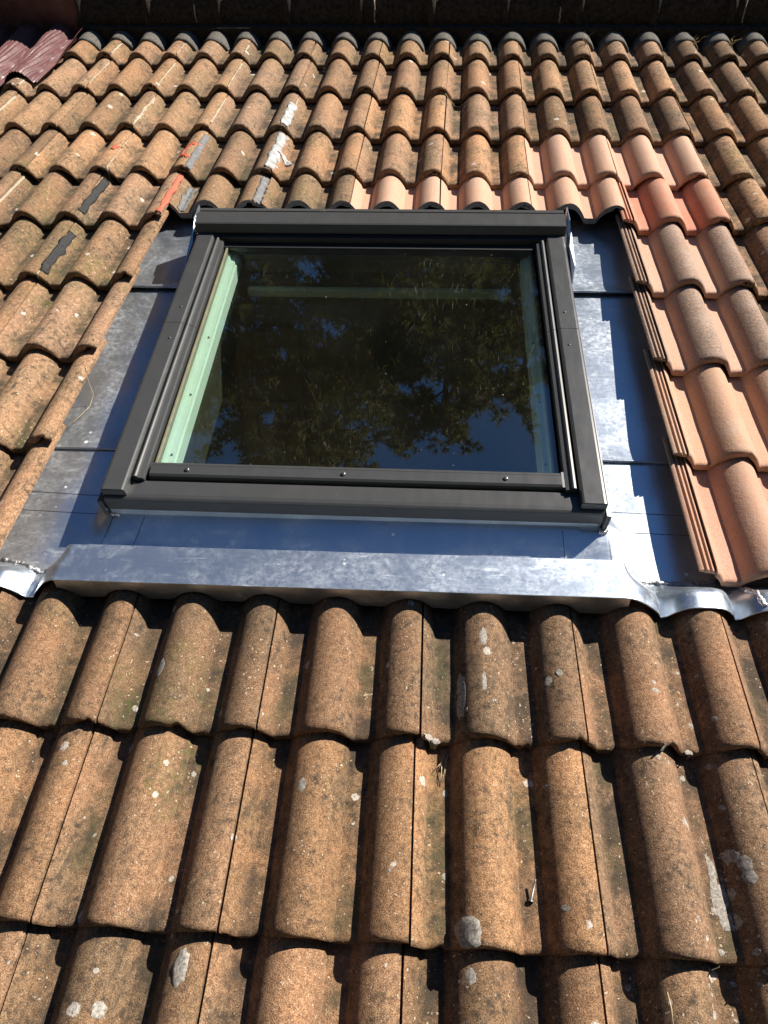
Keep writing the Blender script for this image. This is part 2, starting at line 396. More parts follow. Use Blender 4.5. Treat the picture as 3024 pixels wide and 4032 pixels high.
# ------------------------------------------------------------------ the roof
mb = MB()                                   # boarding with felt, left open under the window, and the far slope
WX0, WX1, WY0, WY1 = -.70, .36, -2.42, -1.40
for x0, x1, y0, y1 in ((-4, WX0, -5, .45), (WX1, 4, -5, .45), (WX0, WX1, -5, WY0), (WX0, WX1, WY1, .45)):
    mb.box(x0, x1, y0, y1, -.19, -.135)
roof = mb.build('roof', 'deck', None, mw=MR); tag(roof, 'weathered terracotta coloured double roll tile roof around the skylight', None, None, 'structure')

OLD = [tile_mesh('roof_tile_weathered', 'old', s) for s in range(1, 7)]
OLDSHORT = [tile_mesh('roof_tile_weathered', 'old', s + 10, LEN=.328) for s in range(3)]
NEW = [tile_mesh('roof_tile_new', 'new', s + 20) for s in range(3)]
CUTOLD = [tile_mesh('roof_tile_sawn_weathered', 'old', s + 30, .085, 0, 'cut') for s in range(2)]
CUTNEW = [tile_mesh('roof_tile_sawn_new', 'new', s + 40, .085, -.06 * (s == 2), 'cut') for s in range(3)]

def place(me, r, i, new=False, label=None, col=None, slurry=0.0, jit=1.0):
    u0 = .3 * i; u = u0 + row_u(r, u0 + .15); v = row_v(r, u0 + .15)
    b = ROW[r][1] if r <= 5 else (.015 if r < 10 else .029)
    m = Matrix.Translation((u + jit * rnd.uniform(-.0018, .0018), v + jit * rnd.uniform(-.0045, .0045), jit * rnd.uniform(-.0012, .0016))) @ Matrix.Rotation(math.atan(b) + jit * rnd.uniform(-.003, .003), 4, 'Z') @ Matrix.Rotation(jit * rnd.uniform(-.002, .002), 4, 'X')
    o = link('roof_tile', me, roof, m)
    if col: o.color = (*col, 1)
    o['slurry'] = slurry
    if label: o['label'] = label
    return o

SAL = (1, 1, 1)
for r in range(1, 14):
    for i in range(-10, 7):
        new = None; me = OLD[rnd.randrange(6)]; lab = None; col = SAL; slu = 0.0
        if 5 < r < 10 and -3 <= i < 2: continue                       # the skylight and its flashing
        if r >= 10 and not (-5 <= i <= 5): continue
        if r == 5 and -3 <= i < 2:                                    # sawn short above the window
            if i < -1: me = CUTOLD[i % 2]; lab = 'weathered tile sawn short above the window'
            else: me = CUTNEW[2 if i == 1 else i % 2]; lab = 'new salmon tile sawn short above the window'; col = (1.0, .98, .95)
        elif r == 4 and i in (1, 2): me = NEW[i % 3]; lab = 'new salmon roof tile'; slu = .10
        elif r == 5 and i == 2: me = NEW[1]; lab = 'new tile with brick red pans'; col = (.92, .62, .55)
        elif 6 <= r <= 9 and i in (2, 3):
            me = NEW[(r + i) % 3]; lab = 'new salmon roof tile beside the flashing'
            col = {6: (.98, 1, 1), 7: (.98, 1, 1), 8: (1, .97, .9), 9: (.92, .86, .84)}[r]; slu = {6: .9, 7: 1.0, 8: .30, 9: .15}[r]
        if r == 10: me = OLDSHORT[i % 3]
        if i == 3 and 6 <= r <= 8: me = OLD[(r * 2) % 6]; lab = None; slu = 0; col = SAL
        if lab is None:
            k = rnd.uniform(.72, 1.14); g_ = rnd.random(); lowr = .99 if r >= 10 else 1.13
            col = (k * lowr, k * lowr * (.97 + g_ * .03), k * lowr * (.95 + g_ * .17)) 
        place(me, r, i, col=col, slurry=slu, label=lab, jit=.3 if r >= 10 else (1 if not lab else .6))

# mortar bedding caps over the topmost rolls, and the ridge tiles
def cap_mesh(s):
    xs = lin(-.064, .064, 25); ys = [0, .003, .02, .06, .10, .14]; V = []; F = []; o3 = Vector((s * 2.1, 0, s))
    for j, y in enumerate(ys):
        for x in xs:
            k = A * 1.13; q = abs(x / .064); z = (H + .005) * max(0, 1 - q ** 2.1) ** .85 - H - .004
            n_ = noise.noise(Vector((x * 40, y * 40, 0)) + o3)
            V.append((x, y + .007 * noise.noise(Vector((x * 22, 0, 5)) + o3) * (j < 2) + (.02 * q * q if j < 3 else 0), z + .003 * n_ - (.006 if j == 0 else 0) - .0 * y))
    n = len(xs)
    for j in range(len(ys) - 1):
        for i in range(n - 1): F.append((j * n + i, j * n + i + 1, (j + 1) * n + i + 1, (j + 1) * n + i))
    b = len(V); V += [(x, V[i][1] + .002, V[i][2] - .016) for i, x in enumerate(xs)]
    for i in range(n - 1): F.append((i + 1, i, b + i, b + i + 1))
    return mesh('mortar_cap', V, F, 'cap')
CAPS = [cap_mesh(s) for s in range(4)]
for k in range(-18, 12):
    c = CREST + .15 * k
    if c < -1.70: continue
    link('mortar_cap', CAPS[rnd.randrange(4)], roof, Matrix.Translation((c + rnd.uniform(-.004, .004), .158 + rnd.uniform(-.014, .014), -.006)) @ Matrix.Rotation(rnd.uniform(-.05, .05), 4, 'Z'))
mb = MB(); mb.box(-1.72, 2.2, .245, .32, -.135, .005); o = mb.build('mortar_bed', 'ridge', roof)
def ridge_mesh(s):
    """half-round ridge tile with a collar at its left end; axis along x"""
    L = .335; V = []; F = []; xs = [0, .004, .03, .036, .05, .12, .2, .28, L]; n = 22; o3 = Vector((s, s * 2, 3))
    for x in xs:
        rr = .158 + (.016 if x < .034 else 0) - (.006 if x == 0 else 0)
        for k in range(n):
            a = math.pi * (-.06 + 1.12 * k / (n - 1)); q = Vector((x * 14, math.cos(a) * 3, math.sin(a) * 3)) + o3
            r2 = rr + .006 * noise.noise(q) + .003 * noise.noise(q * 4)
            V.append((x, -math.cos(a) * r2, math.sin(a) * r2))
    for j in range(len(xs) - 1):
        for k in range(n - 1): F.append((j * n + k, j * n + k + 1, (j + 1) * n + k + 1, (j + 1) * n + k))
    b = len(V); V += [(0, y * .9, z * .9) for _, y, z in V[:n]]
    for k in range(n - 1): F.append((k + 1, k, b + k, b + k + 1))
    me = mesh('ridge_tile', V, F, 'ridge'); bm = bmesh.new(); bm.from_mesh(me); bmesh.ops.recalc_face_normals(bm, faces=bm.faces[:]); bm.to_mesh(me); bm.free(); return me
RID = [ridge_mesh(s) for s in range(4)]
for k in range(12):
    link('ridge_tile', RID[k % 4], roof, Matrix.Translation((-1.74 + k * .327, .445 + rnd.uniform(-.005, .005), .0 + rnd.uniform(-.005, .004))) @ Matrix.Rotation(rnd.uniform(-.012, .012), 4, 'Y'))
for u, h in ((-1.17, .06), (-.345, .075), (.48, .05), (1.27, .09)):     # white mortar runs in some ridge joints
    mb = MB(); pts = [(u + rnd.uniform(-.003, .003), .445 - math.cos(a) * .163, math.sin(a) * .163) for a in lin(R(5), R(5) + h * 7, 7)]
    mb.tube(pts, [.002 + rnd.random() * .0025 for _ in pts], 5); mb.build('mortar_run', 'cream', roof, True)

# ------------------------------------------------------------------ repairs stuck on the tile joints (parts of the roof)
def ribbon(name, mat, path, width, lift=.003, rough=.25, n=26, m=7, seed=0, th=.0015):
    """strip draped over the tiles along path [(u, v), ...] with torn edges"""
    o3 = Vector((seed * 5.3, 1, seed)); P = []
    seg = []
    for a, b in zip(path, path[1:]): seg.append(((b[0] - a[0]) ** 2 + (b[1] - a[1]) ** 2) ** .5)
    tot = sum(seg)
    def at(s):
        for (a, b), L in zip(zip(path, path[1:]), seg):
            if s <= L or (b == path[-1]): return Vector((a[0] + (b[0] - a[0]) * min(1, s / L), a[1] + (b[1] - a[1]) * min(1, s / L))), Vector((b[0] - a[0], b[1] - a[1])).normalized()
            s -= L
    rows = []
    for j in range(n):
        p, d = at(tot * j / (n - 1)); q = Vector((d.y, -d.x)); row = []
        for i in range(m):
            t = (i / (m - 1) - .5) * width
            e = 1 + rough * (noise.noise(Vector((j * .23, (i > m / 2) * 9, 0)) + o3) * 1.5 + .35 * noise.noise(Vector((j * 1.7, (i > m / 2) * 9, 5)) + o3)) if i in (0, 1, m - 1, m - 2) else 1
            c = p + q * t * e + d * (.006 * noise.noise(Vector((i * .8, 4, 0)) + o3) if j in (0, n - 1) else 0)
            row.append((c.x, c.y, surf(c.x, c.y) + lift + .002 * noise.noise(Vector((i * .7, j * .6, 2)) + o3)))
        rows.append(row)
    V = [x for r_ in rows for x in r_]; F = [(j * m + i, j * m + i + 1, (j + 1) * m + i + 1, (j + 1) * m + i) for j in range(n - 1) for i in range(m - 1)]
    nn = len(V); V += [(a, b, c - .004) for a, b, c in V]
    ring = list(range(m)) + [j * m + m - 1 for j in range(1, n)] + [(n - 1) * m + i for i in range(m - 2, -1, -1)] + [j * m for j in range(n - 2, 0, -1)]
    F += [(ring[(k + 1) % len(ring)], ring[k], ring[k] + nn, ring[(k + 1) % len(ring)] + nn) for k in range(len(ring))]
    return link(name, mesh(name, V, F, mat), roof)
def jl(i, r, f0, f1, off=0.0):     # along joint i in row r, from fraction f0 (nose) to f1 of the gauge
    u = .3 * i + row_u(r, .3 * i - .02) + off; v = row_v(r, u); return [(u, v + GAUGE * f0), (u, v + GAUGE * f1)]
ribbon('repair_tape', 'white_tape', jl(-2, 3, .03, .66, -.008), .029, seed=1, rough=.3)['label'] = 'white tape over a tile joint'
ribbon('repair_tape', 'white_tape', jl(-2, 4, .02, .90, -.008), .032, seed=2, rough=.5)['label'] = 'torn white tape over a tile joint'
ribbon('repair_tape', 'white_tape', [(-.590, -.83), (-.560, -.865)], .025, seed=12, rough=.6, lift=.006)['label'] = 'curled white tape scrap'
ribbon('repair_tape', 'grey_tape', jl(-2, 5, .27, .86, 0), .032, seed=3)
ribbon('repair_tape', 'grey_tape', jl(-3, 4, .0, .88, -.002), .018, seed=4)
ribbon('repair_tape', 'grey_tape', [(-.886, -1.02), (-.884, -1.19)], .022, seed=5, rough=.5)['label'] = 'grey bitumen tape beside the red sealant'
ribbon('red_sealant', 'red', jl(-3, 5, .02, .86, -.012), .015, seed=6, rough=.5)['label'] = 'red sealant strip on a tile joint'
ribbon('red_sealant', 'red', [(-.895, -.79), (-.93, -.80), (-.955, -.84), (-.965, -.90)], .018, seed=7, rough=.7)
ribbon('red_sealant', 'red', [(-.955, -.885), (-.915, -.91)], .018, seed=8, rough=.6)
ribbon('red_sealant', 'red', [(-1.213, -.815), (-1.222, -.85)], .014, seed=9, rough=.9)
ribbon('repair_tape', 'black_tape', jl(-4, 5, .10, .86, .008), .015, seed=10)
ribbon('repair_tape', 'black_tape', jl(-4, 6, .08, .82, .007), .017, seed=11, rough=.5, lift=.0065)
for i, r, a, b in ((-4, 1, .05, .45), (-5, 1, .05, .45), (-3, 1, .1, .4), (-5, 2, .1, .88), (-6, 2, .05, .9), (-4, 2, .05, .88), (-3, 2, .02, .88), (-6, 3, .1, .9), (-4, 3, .02, .9), (-3, 3, .1, .88), (-4, 4, .55, .88), (-2, 3, .66, .88), (-4, 4, 0, .5), (-4, 6, .0, .4), (-5, 5, .1, .9), (-5, 6, .2, .8)):
    ribbon('joint_sealant', 'cream', jl(i, r, a, b, .001), .0036 if (i, r) != (-4, 3) else .010, lift=.0015, rough=.8, n=18, m=4, seed=i * 7 + r)

# lichen crusts and chips on the near rows
def crust(u, v, a, b, ang, seed, mat='lichen', name='lichen_patch', h=.004):
    V = []; F = []; n = 18; rings = (0, .5, .82, 1.0); o3 = Vector((seed * 1.7, seed, 0))
    for q in rings[1:]:
        for k in range(n):
            t = k * math.tau / n; rr = q * (1 + .3 * noise.noise(Vector((math.cos(t) * 2.2, math.sin(t) * 2.2, 0)) + o3))
            x = a * rr * math.cos(t); y = b * rr * math.sin(t); x, y = x * math.cos(ang) - y * math.sin(ang), x * math.sin(ang) + y * math.cos(ang)
            z = surf(u + x, v + y) + (h if q < .9 else .0002) * (1 + .4 * noise.noise(Vector((x * 300, y * 300, 0)) + o3)); V.append((u + x, v + y, z))
    V.append((u, v, surf(u, v) + h)); c = len(V) - 1
    for j in range(2):
        for k in range(n): F.append((j * n + k, (j + 1) * n + k, (j + 1) * n + (k + 1) % n, j * n + (k + 1) % n))
    for k in range(n): F.append((c, k, (k + 1) % n))
    return link(name, mesh(name, V, F, mat), roof)

# spots read from the photograph: (u, v, half width, half length)
LICHEN = [(0.115, -3.271, 0.020, 0.023, 0), (-0.324, -3.351, 0.014, 0.027, 0), (0.483, -3.081, 0.009, 0.013, 0), (0.508, -3.114, 0.011, 0.028, 0), (0.516, -3.149, 0.012, 0.028, 0), (0.523, -3.189, 0.014, 0.028, 0),
          (0.531, -3.221, 0.016, 0.015, 0), (0.560, -3.099, 0.008, 0.011, 0), (0.547, -3.125, 0.011, 0.011, 0), (0.563, -3.138, 0.011, 0.013, 0), (0.565, -3.158, 0.009, 0.011, 0), (0.539, -3.181, 0.006, 0.009, 0),
          (-0.488, -2.867, 0.009, 0.020, 0), (0.140, -2.760, 0.008, 0.020, 0), (0.140, -2.857, 0.005, 0.020, 0), (0.282, -2.830, 0.006, 0.007, 0), (0.588, -2.762, 0.009, 0.011, 0), (-0.518, -3.013, 0.008, 0.009, 0),
          (-0.379, -3.228, 0.005, 0.006, 0), (0.154, -3.011, 0.006, 0.013, 0), (-0.177, -3.067, 0.008, 0.013, 0), (0.075, -3.052, 0.005, 0.007, 0), (0.098, -2.879, 0.009, 0.046, 0), (0.077, -3.189, 0.004, 0.006, 0),
          (0.068, -3.267, 0.008, 0.008, 0), (0.120, -3.328, 0.009, 0.011, 0), (0.215, -3.325, 0.007, 0.008, 0), (0.048, -2.966, 0.015, 0.007, 0), (-0.217, -2.862, 0.002, 0.003, 0), (-0.272, -3.038, 0.006, 0.007, 0),
          (-0.610, -3.062, 0.005, 0.005, 0), (-0.433, -3.414, 0.009, 0.011, 0),]
for k, (u, v, a, b, g) in enumerate(LICHEN): crust(u, v, a, b, g, k + 1, h=.003 if k < 2 else .0007)
for k in range(110):
    u = rnd.uniform(-.75, .8) if k < 60 else .45 + .12 * rnd.random(); v = rnd.uniform(-3.5, -2.76); s = rnd.uniform(.002, .0055)
    crust(u, v, s, s * rnd.uniform(.8, 1.8), rnd.uniform(0, 3), 100 + k, h=.0006)

# ------------------------------------------------------------------ zinc flashing
flash = bpy.data.objects.new('zinc_flashing', None); sc.collection.objects.link(flash); flash.matrix_world = MR
tag(flash, 'bright zinc sheet flashing round the skylight with a dressed apron below', 'flashing')
SL = .024
def buck(u, v, a=.0016): return a * (noise.noise(Vector((u * 7, v * 7, 1))) + .5 * noise.noise(Vector((u * 17, v * 17, 4))))
def crease(u): return -2.579 + .027 * u      # foot of the riser; the plateau starts 14 mm below
def edge(u): return -2.682 + .027 * u
def strip(u0, u1, va, vb, w, name='side_sheet', fold=True):
    # a sheet from va (top) down to vb with a folded nose over the next one
    us = lin(u0, u1, 14); ts = lin(0, 1, 26)
    def fn(u, t):
        v = va + (vb + SL * (u + .17) - va) * t; lift = .005 * max(0, (t - .93) / .07) if fold else 0
        return (u, v, w + .006 * t + lift + buck(u, v))
    o = grid(fn, us, ts, .0012, name, 'zinc', flash)
    if fold:
        mb = MB(); mb.tube([(u, vb + SL * (u + .17) - .001, w + .008 + buck(u, vb) + .0005) for u in lin(u0, u1, 16)], .0042, 8); mb.build('folded_seam', 'zinc', flash, True)
    return o
for u0, u1 in ((-1.04, -.70), (.36, .76)):
    strip(u0, u1, -1.12, -1.545, -.100); strip(u0, u1, -1.50, -2.228, -.104)
strip(-.72, .38, -1.10, -1.34, -.085, 'head_sheet', False)
def apron_w(u, v):
    e = (v - crease(u)) / (edge(u) - crease(u))       # 0 at the crease, 1 at the lower edge
    return e
def edge_w(u):
    """height of the apron's lower edge: level in the middle, dressed into the tiles at both ends"""
    cen = .010
    tw = max(prof((u - .0175 + k * .004) % .30) for k in (range(-4, 5) if u > 0 else range(-2, 3))) - TILT * .85 + .005
    t = max(0, min(1, (-.752 - u) / .055)) if u < 0 else max(0, min(1, (u - .425) / .06))
    t = t * t * (3 - 2 * t); return cen * (1 - t) + tw * t
def zinc_low(u, v):
    c = crease(u); t = max(0, min(1, (-2.20 - v) / (-2.20 - c))); w = -.100 + .018 * t ** 1.6
    c = min(max(0, min(1, (u + .775) / .05)), max(0, min(1, (.475 - u) / .05))) * max(0, min(1, (-2.40 - v) / .04)); c = c * c * (3 - 2 * c)
    return w * (1 - c) + c * (-.060 - .026 * max(0, min(1, (-2.45 - v) / .085)))
us = lin(-1.02, -.70, 34)[:-1] + lin(-.70, .38, 40)[:-1] + lin(.38, 1.12, 70)
ts = lin(0, 1, 22)
def low(u, t, v0):
    v = v0 + (crease(u) - v0) * t; return (u, v, zinc_low(u, v) + buck(u, v, .001))
for uu, v0 in ((lin(-1.02, -.70, 20), -2.195), (lin(-.70, .36, 40), -2.43), (lin(.36, 1.12, 40), -2.195)):
    grid(lambda u, t: low(u, t, v0), uu, ts, .0012, 'lower_sheet', 'zinc', flash)
def apron(u, t):
    v = crease(u) + (edge(u) - crease(u)) * t
    w0 = zinc_low(u, crease(u)); e = max(0, min(1, t / .13)); e = e * e * (3 - 2 * e)
    c = 1 - (max(0, min(1, (-.752 - u) / .055)) if u < 0 else max(0, min(1, (u - .425) / .06)))      # 1 over the middle plateau
    e2 = max(0, min(1, t / .68)); e2 = e2 * e2 * (3 - 2 * e2); k = e * c + e2 * (1 - c); w = w0 + (edge_w(u) - w0) * k
    return (u, v, w + buck(u, v, .0008) + .0003)
grid(apron, us, lin(0, .13, 8)[:-1] + lin(.13, 1, 14), .0012, 'apron', 'zinc', flash)
# the apron's turned-down front, cut in arches over the rolls
uf = lin(-.752, .43, 180)
def front(u, t):
    top = edge_w(u) + .0008; low = max(-.047, prof((u - .0175) % .30) - TILT * .85 + .010); low = min(low, top - .004)
    return (u, edge(u) - .0015 - .004 * t, top + (low - top) * t)
grid(front, uf, lin(0, 1, 6), 0, 'apron_front', 'zinc', flash)
mb = MB(); mb.tube([(u, edge(u) - .0005, edge_w(u) - .0004 + buck(u, edge(u), .0008)) for u in us], .0016, 6); mb.build('apron_hem', 'zinc', flash, True)
# solder beads
def bead(path, r, name='solder_seam', seed=0):
    pts = []; rad = []
    for a, b in zip(path, path[1:]):
        n = max(3, int(((Vector(b) - Vector(a)).length) / .004))
        for k in range(n):
            p = Vector(a).lerp(Vector(b), k / n); p += Vector((rnd.uniform(-.0015, .0015), rnd.uniform(-.003, .003), 0)); pts.append(p); rad.append(r * rnd.uniform(.5, 1.35))
    mb = MB(); mb.tube(pts, rad, 7); return mb.build(name, 'solder', flash, True)
def ap(u, t): return apron(u, t)
bead([ap(-.945, .02), ap(-.90, .10), ap(-.862, .30), ap(-.835, .36), ap(-.80, .20), ap(-.772, .02)], .0055)
bead([ap(.455, .03), ap(.50, .09), ap(.55, .15), ap(.60, .10), ap(.65, -.02)], .0055)
bead([ap(.69, .25), ap(.70, .6), ap(.705, .95)], .006)
bead([(-.728, -2.470, -.066), (-.715, -2.473, -.066), (-.70, -2.473, -.067)], .005)
o = bead([(.422, -2.452, -.062), (.412, -2.458, -.062), (.402, -2.457, -.064)], .007)
# scribed layout lines
def line(a, b, name='scribed_line', mat='rubber'):
    mb = MB(); n = 10; a = Vector(a); b = Vector(b); V = []; d = (b - a).normalized(); q = Vector((d.y, -d.x)) * .0006
    for k in range(n + 1):
        p = a.lerp(b, k / n)
        for s in (-1, 1):
            e = p + q * s; V.append((e.x, e.y, (zinc_low(e.x, e.y) + buck(e.x, e.y, .001)) + .0007))
    mb.add(V, [(2 * k, 2 * k + 1, 2 * k + 3, 2 * k + 2) for k in range(n)]); return mb.build(name, mat, flash, False)
line((-1.0, -2.395), (-.755, -2.40)); line((-1.0, -2.455), (-.745, -2.457)); line((-.72, -2.475), (-.735, -2.545)); line((-.645, -2.475), (-.66, -2.55))
line((.43, -2.375), (.72, -2.378)); line((.435, -2.435), (.72, -2.436)); line((.322, -2.46), (.326, -2.524)); line((.425, -2.46), (.43, -2.535))

# ------------------------------------------------------------------ skylight (local x across, y up the slope, z off the roof)
sky_w = bpy.data.objects.new('skylight_window', None); sc.collection.objects.link(sky_w)
sky_w.matrix_world = MR @ Matrix.Translation((-.171, -1.92, 0)) @ Matrix.Rotation(.022, 4, 'Z')
tag(sky_w, 'closed dark grey aluminium roof window in the zinc flashing, trees mirrored in its pane', 'window', None, 'thing')
T = .022                                       # height of the side claddings
YB = -.545; YT = .50; XO = .567                # bottom, top and half width of the frame
# frame body below the claddings
mb = MB()
mb.box(-XO + .006, -XO + .055, YB + .022, YT + .05, -.112, T - .012); mb.box(XO - .055, XO - .006, YB + .022, YT + .05, -.112, T - .012)
mb.box(-XO + .006, XO - .006, YT, YT + .06, -.112, T - .014); mb.box(-XO + .012, XO - .012, YB + .012, YB + .055, -.112, -.03)
mb.build('frame', 'alu', sky_w)
for s in (-1, 1):
    for y0, y1 in ((YB + .010, .0555), (.057, YT + .03)):               # side claddings in two lengths
        prof_ = [(XO, T - .045), (XO, T - .004), (XO - .0035, T - .001), (XO - .008, T), (XO - .050, T), (XO - .054, T - .002), (XO - .0565, T - .007), (XO - .0565, T - .022), (XO - .05, T - .024), (XO - .05, T - .006), (XO - .006, T - .006), (XO - .006, T - .045)]
        mb = MB(); mb.extrude_y([(s * a, b) for a, b in prof_], y0, y1)
        if y0 < 0: mb.box(min(s * (XO - .0035), s * (XO - .053)), max(s * (XO - .0035), s * (XO - .053)), y0 - .001, y0 + .002, T - .020, T - .0025)
        o = mb.build('side_cladding', 'alu', sky_w)
        ry_ = (-.01, ) if y0 < 0 else (.125, )
        for q in ry_:
            m2 = MB(); m2.tube([(s * (XO - .034), q, T - .001), (s * (XO - .034), q, T + .0012), (s * (XO - .034), q, T + .002)], [.0042, .0036, .0012], 12); m2.build('rivet', 'alu', o, True)
        # inner cladding strip with a rounded shoulder
        p2 = [(XO - .060, -.03), (XO - .060, T - .012), (XO - .063, T - .006), (XO - .068, T - .004), (XO - .0715, T - .006), (XO - .074, T - .011), (XO - .0845, T - .013), (XO - .0865, T - .017), (XO - .0865, -.03)]
        m3 = MB(); m3.extrude_y([(s * a, b) for a, b in p2], y0 + .045 if y0 < 0 else y0, y1 - .05 if y1 > .3 else y1); m3.build('inner_cladding', 'alu', sky_w)
    # outer side flange reaching down to the zinc
    mb = MB(); mb.add([(s * (XO + .001), YB - .004, -.062), (s * (XO + .001), YT + .05, -.10), (s * (XO + .001), YT + .05, T - .03), (s * (XO + .001), YB - .004, -.004), (s * (XO + .012), YB - .004, -.008), (s * (XO + .010), YT + .05, T - .04), (s * (XO + .008), YT + .05, -.10), (s * (XO + .010), YB - .004, -.056)],
           [(0, 1, 2, 3), (4, 5, 6, 7), (3, 2, 5, 4), (0, 3, 4, 7), (1, 6, 5, 2), (0, 7, 6, 1)]); mb.build('side_flange', 'alu', sky_w)
    mb = MB(); mb.box(s * .4705 - .003, s * .4705 + .003, -.46, .47, -.030, -.004 if s < 0 else -.008, .001); mb.build('glazing_gasket', 'gasket' if s < 0 else 'rubber', sky_w)
    # zinc corner flap beside the hood
    mb = MB(); x = s * (XO + .016)
    V = [(x, YT + .10, -.06), (x, YT + .115, .045), (x + s * .004, YT + .05, .040), (x + s * .010, YT + .03, .012), (x + s * .004, YT - .02, -.004), (x + s * .018, YT - .085, -.03), (x + s * .012, YT - .13, -.055), (x, YT - .13, -.09)]
    V2 = [(a - s * .0025, b, c) for a, b, c in V]; n = len(V)
    mb.add(V + V2, [tuple(range(n)), tuple(range(n, 2 * n))[::-1]] + [(i, (i + 1) % n, (i + 1) % n + n, i + n) for i in range(n)]); mb.build('corner_flap', 'zinc', sky_w)
# bottom cladding: sloping top, front face, lower return
mb = MB(); mb.extrude_x([(-.489, -.010), (-.489, -.002), (-.530, .001), (YB + .006, -.0005), (YB + .0015, -.003), (YB, -.008), (YB + .003, -.044), (YB + .02, -.044), (YB + .02, -.014)], -XO + .003, XO - .003); mb.build('bottom_cladding', 'alu', sky_w)
mb = MB(); mb.box(-XO + .002, XO - .002, YB + .006, YB + .0195, -.10, -.040); mb.build('zinc_upstand', 'zinc', sky_w)
# sash bottom bead with three screws
mb = MB(); mb.extrude_x([(-.437, -.014), (-.437, .004), (-.440, .0065), (-.446, .007), (-.4475, .005), (-.4485, .009), (-.474, .0085), (-.479, .005), (-.4815, -.004), (-.4815, -.020)], -.472, .476); o = mb.build('sash_bottom_bead', 'alu', sky_w)
for x in (-.385, -.02, .35):
    m2 = MB(); m2.tube([(x, -.4615, .008), (x, -.4615, .0115), (x, -.4615, .0125)], [.0056, .0052, .0036], 14); so = m2.build('screw', 'steel', o, True)
    m3 = MB(); m3.tube([(x, -.4615, .0126), (x, -.4615, .0131)], [.0024, .0024], 6); m3.build('screw_socket', 'rubber', so)
mb = MB(); mb.box(-.515, .515, -.50, -.478, -.05, -.022); mb.build('drip_channel', 'rubber', sky_w)
mb = MB(); mb.box(.476, .482, -.4815, -.437, -.012, .008); mb.build('bead_end', 'steel', sky_w)
# hood at the top: ledge, groove, sloping face, front lip
mb = MB(); mb.extrude_x([(.600, .012), (.598, .044), (.585, .047), (.5785, .047), (.5785, .040), (.573, .040), (.573, .047), (.568, .049), (.508, .050), (.503, .048), (.4945, .024), (.496, .020), (.503, .022), (.51, .040), (.58, .030)], -XO - .004, XO + .002); mb.build('hood', 'alu', sky_w)
mb = MB(); mb.box(-XO + .01, XO - .01, .478, .56, -.02, .018); mb.build('head_gasket', 'rubber', sky_w)
mb = MB(); mb.box(-.50, .50, .455, .484, -.03, -.002, .002); mb.build('sash_top_bead', 'rubber', sky_w)  # black colour on this bead stands in for the hood's shadow
# the pane
mb = MB(); mb.box(-.474, .474, -.440, .455, -.018, -.006); pane = mb.build('pane', 'glass', sky_w)
# white sash under the pane, stepped
for s in (-1, 1):
    mb = MB(); mb.extrude_y([(s * a, b) for a, b in ((.472, -.022), (.463, -.022), (.458, -.032), (.447, -.035), (.4455, -.042), (.441, -.044), (.4395, -.078), (.472, -.078))], -.47, .47); o = mb.build('sash_stile', 'sash', sky_w)
    for y in (-.38, -.17, .06): m2 = MB(); m2.tube([(s * .452, y, -.038), (s * .452, y, -.030)], .0022, 8); m2.build('sash_pin', 'rubber', o)
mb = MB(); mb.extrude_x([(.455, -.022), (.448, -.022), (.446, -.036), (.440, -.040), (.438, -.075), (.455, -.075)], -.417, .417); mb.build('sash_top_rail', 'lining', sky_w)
mb = MB(); mb.extrude_x([(-.455, -.022), (-.442, -.022), (-.442, -.085), (-.455, -.085)], -.417, .417); mb.build('sash_bottom_rail', 'sash', sky_w)
mb = MB(); mb.box(-.42, .42, .405, .425, -.150, -.118, .006); mb.build('ventilation_bar', 'cream_wall', sky_w)
for s in (-1, 1): mb = MB(); mb.box(s * .51 - .010, s * .51 + .010, -.52, .52, -.36, -.112); mb.build('side_lining', 'lining', sky_w)
mb = MB(); mb.box(-.50, .50, .44, .46, -.205, -.112); mb.build('head_lining', 'lining', sky_w)
mb = MB(); mb.box(-.50, .50, -.52, -.50, -.36, -.112); mb.build('bottom_lining', 'lining', sky_w)

# ------------------------------------------------------------------ room below the window (seen dimly through the pane)
def struct(name, mb, mat): o = mb.build(name, mat); o['kind'] = 'structure'; return o
FZ = -3.0
struct('room_floor', MB().box(-1.9, 2.2, -4.4, 1.2, FZ - .1, FZ), 'floor')
struct('wall_front', MB().box(-1.9, 2.2, 1.2, 1.3, FZ, .13), 'room')
struct('wall_back', MB().box(-1.9, 2.2, -4.5, -4.4, FZ, -1.66), 'room')
def side_wall(x): 
    mb = MB(); pr = [(-4.4, FZ), (1.2, FZ), (1.2, .18), (-4.4, -1.63)]
    n = 4; mb.add([(x, y, z) for y, z in pr] + [(x + .1, y, z) for y, z in pr], [(0, 1, 2, 3), (7, 6, 5, 4)] + [(i, (i + 1) % 4, (i + 1) % 4 + 4, i + 4) for i in range(4)]); return mb
struct('wall_left', side_wall(-2.0), 'room'); struct('wall_right', side_wall(2.2), 'room')

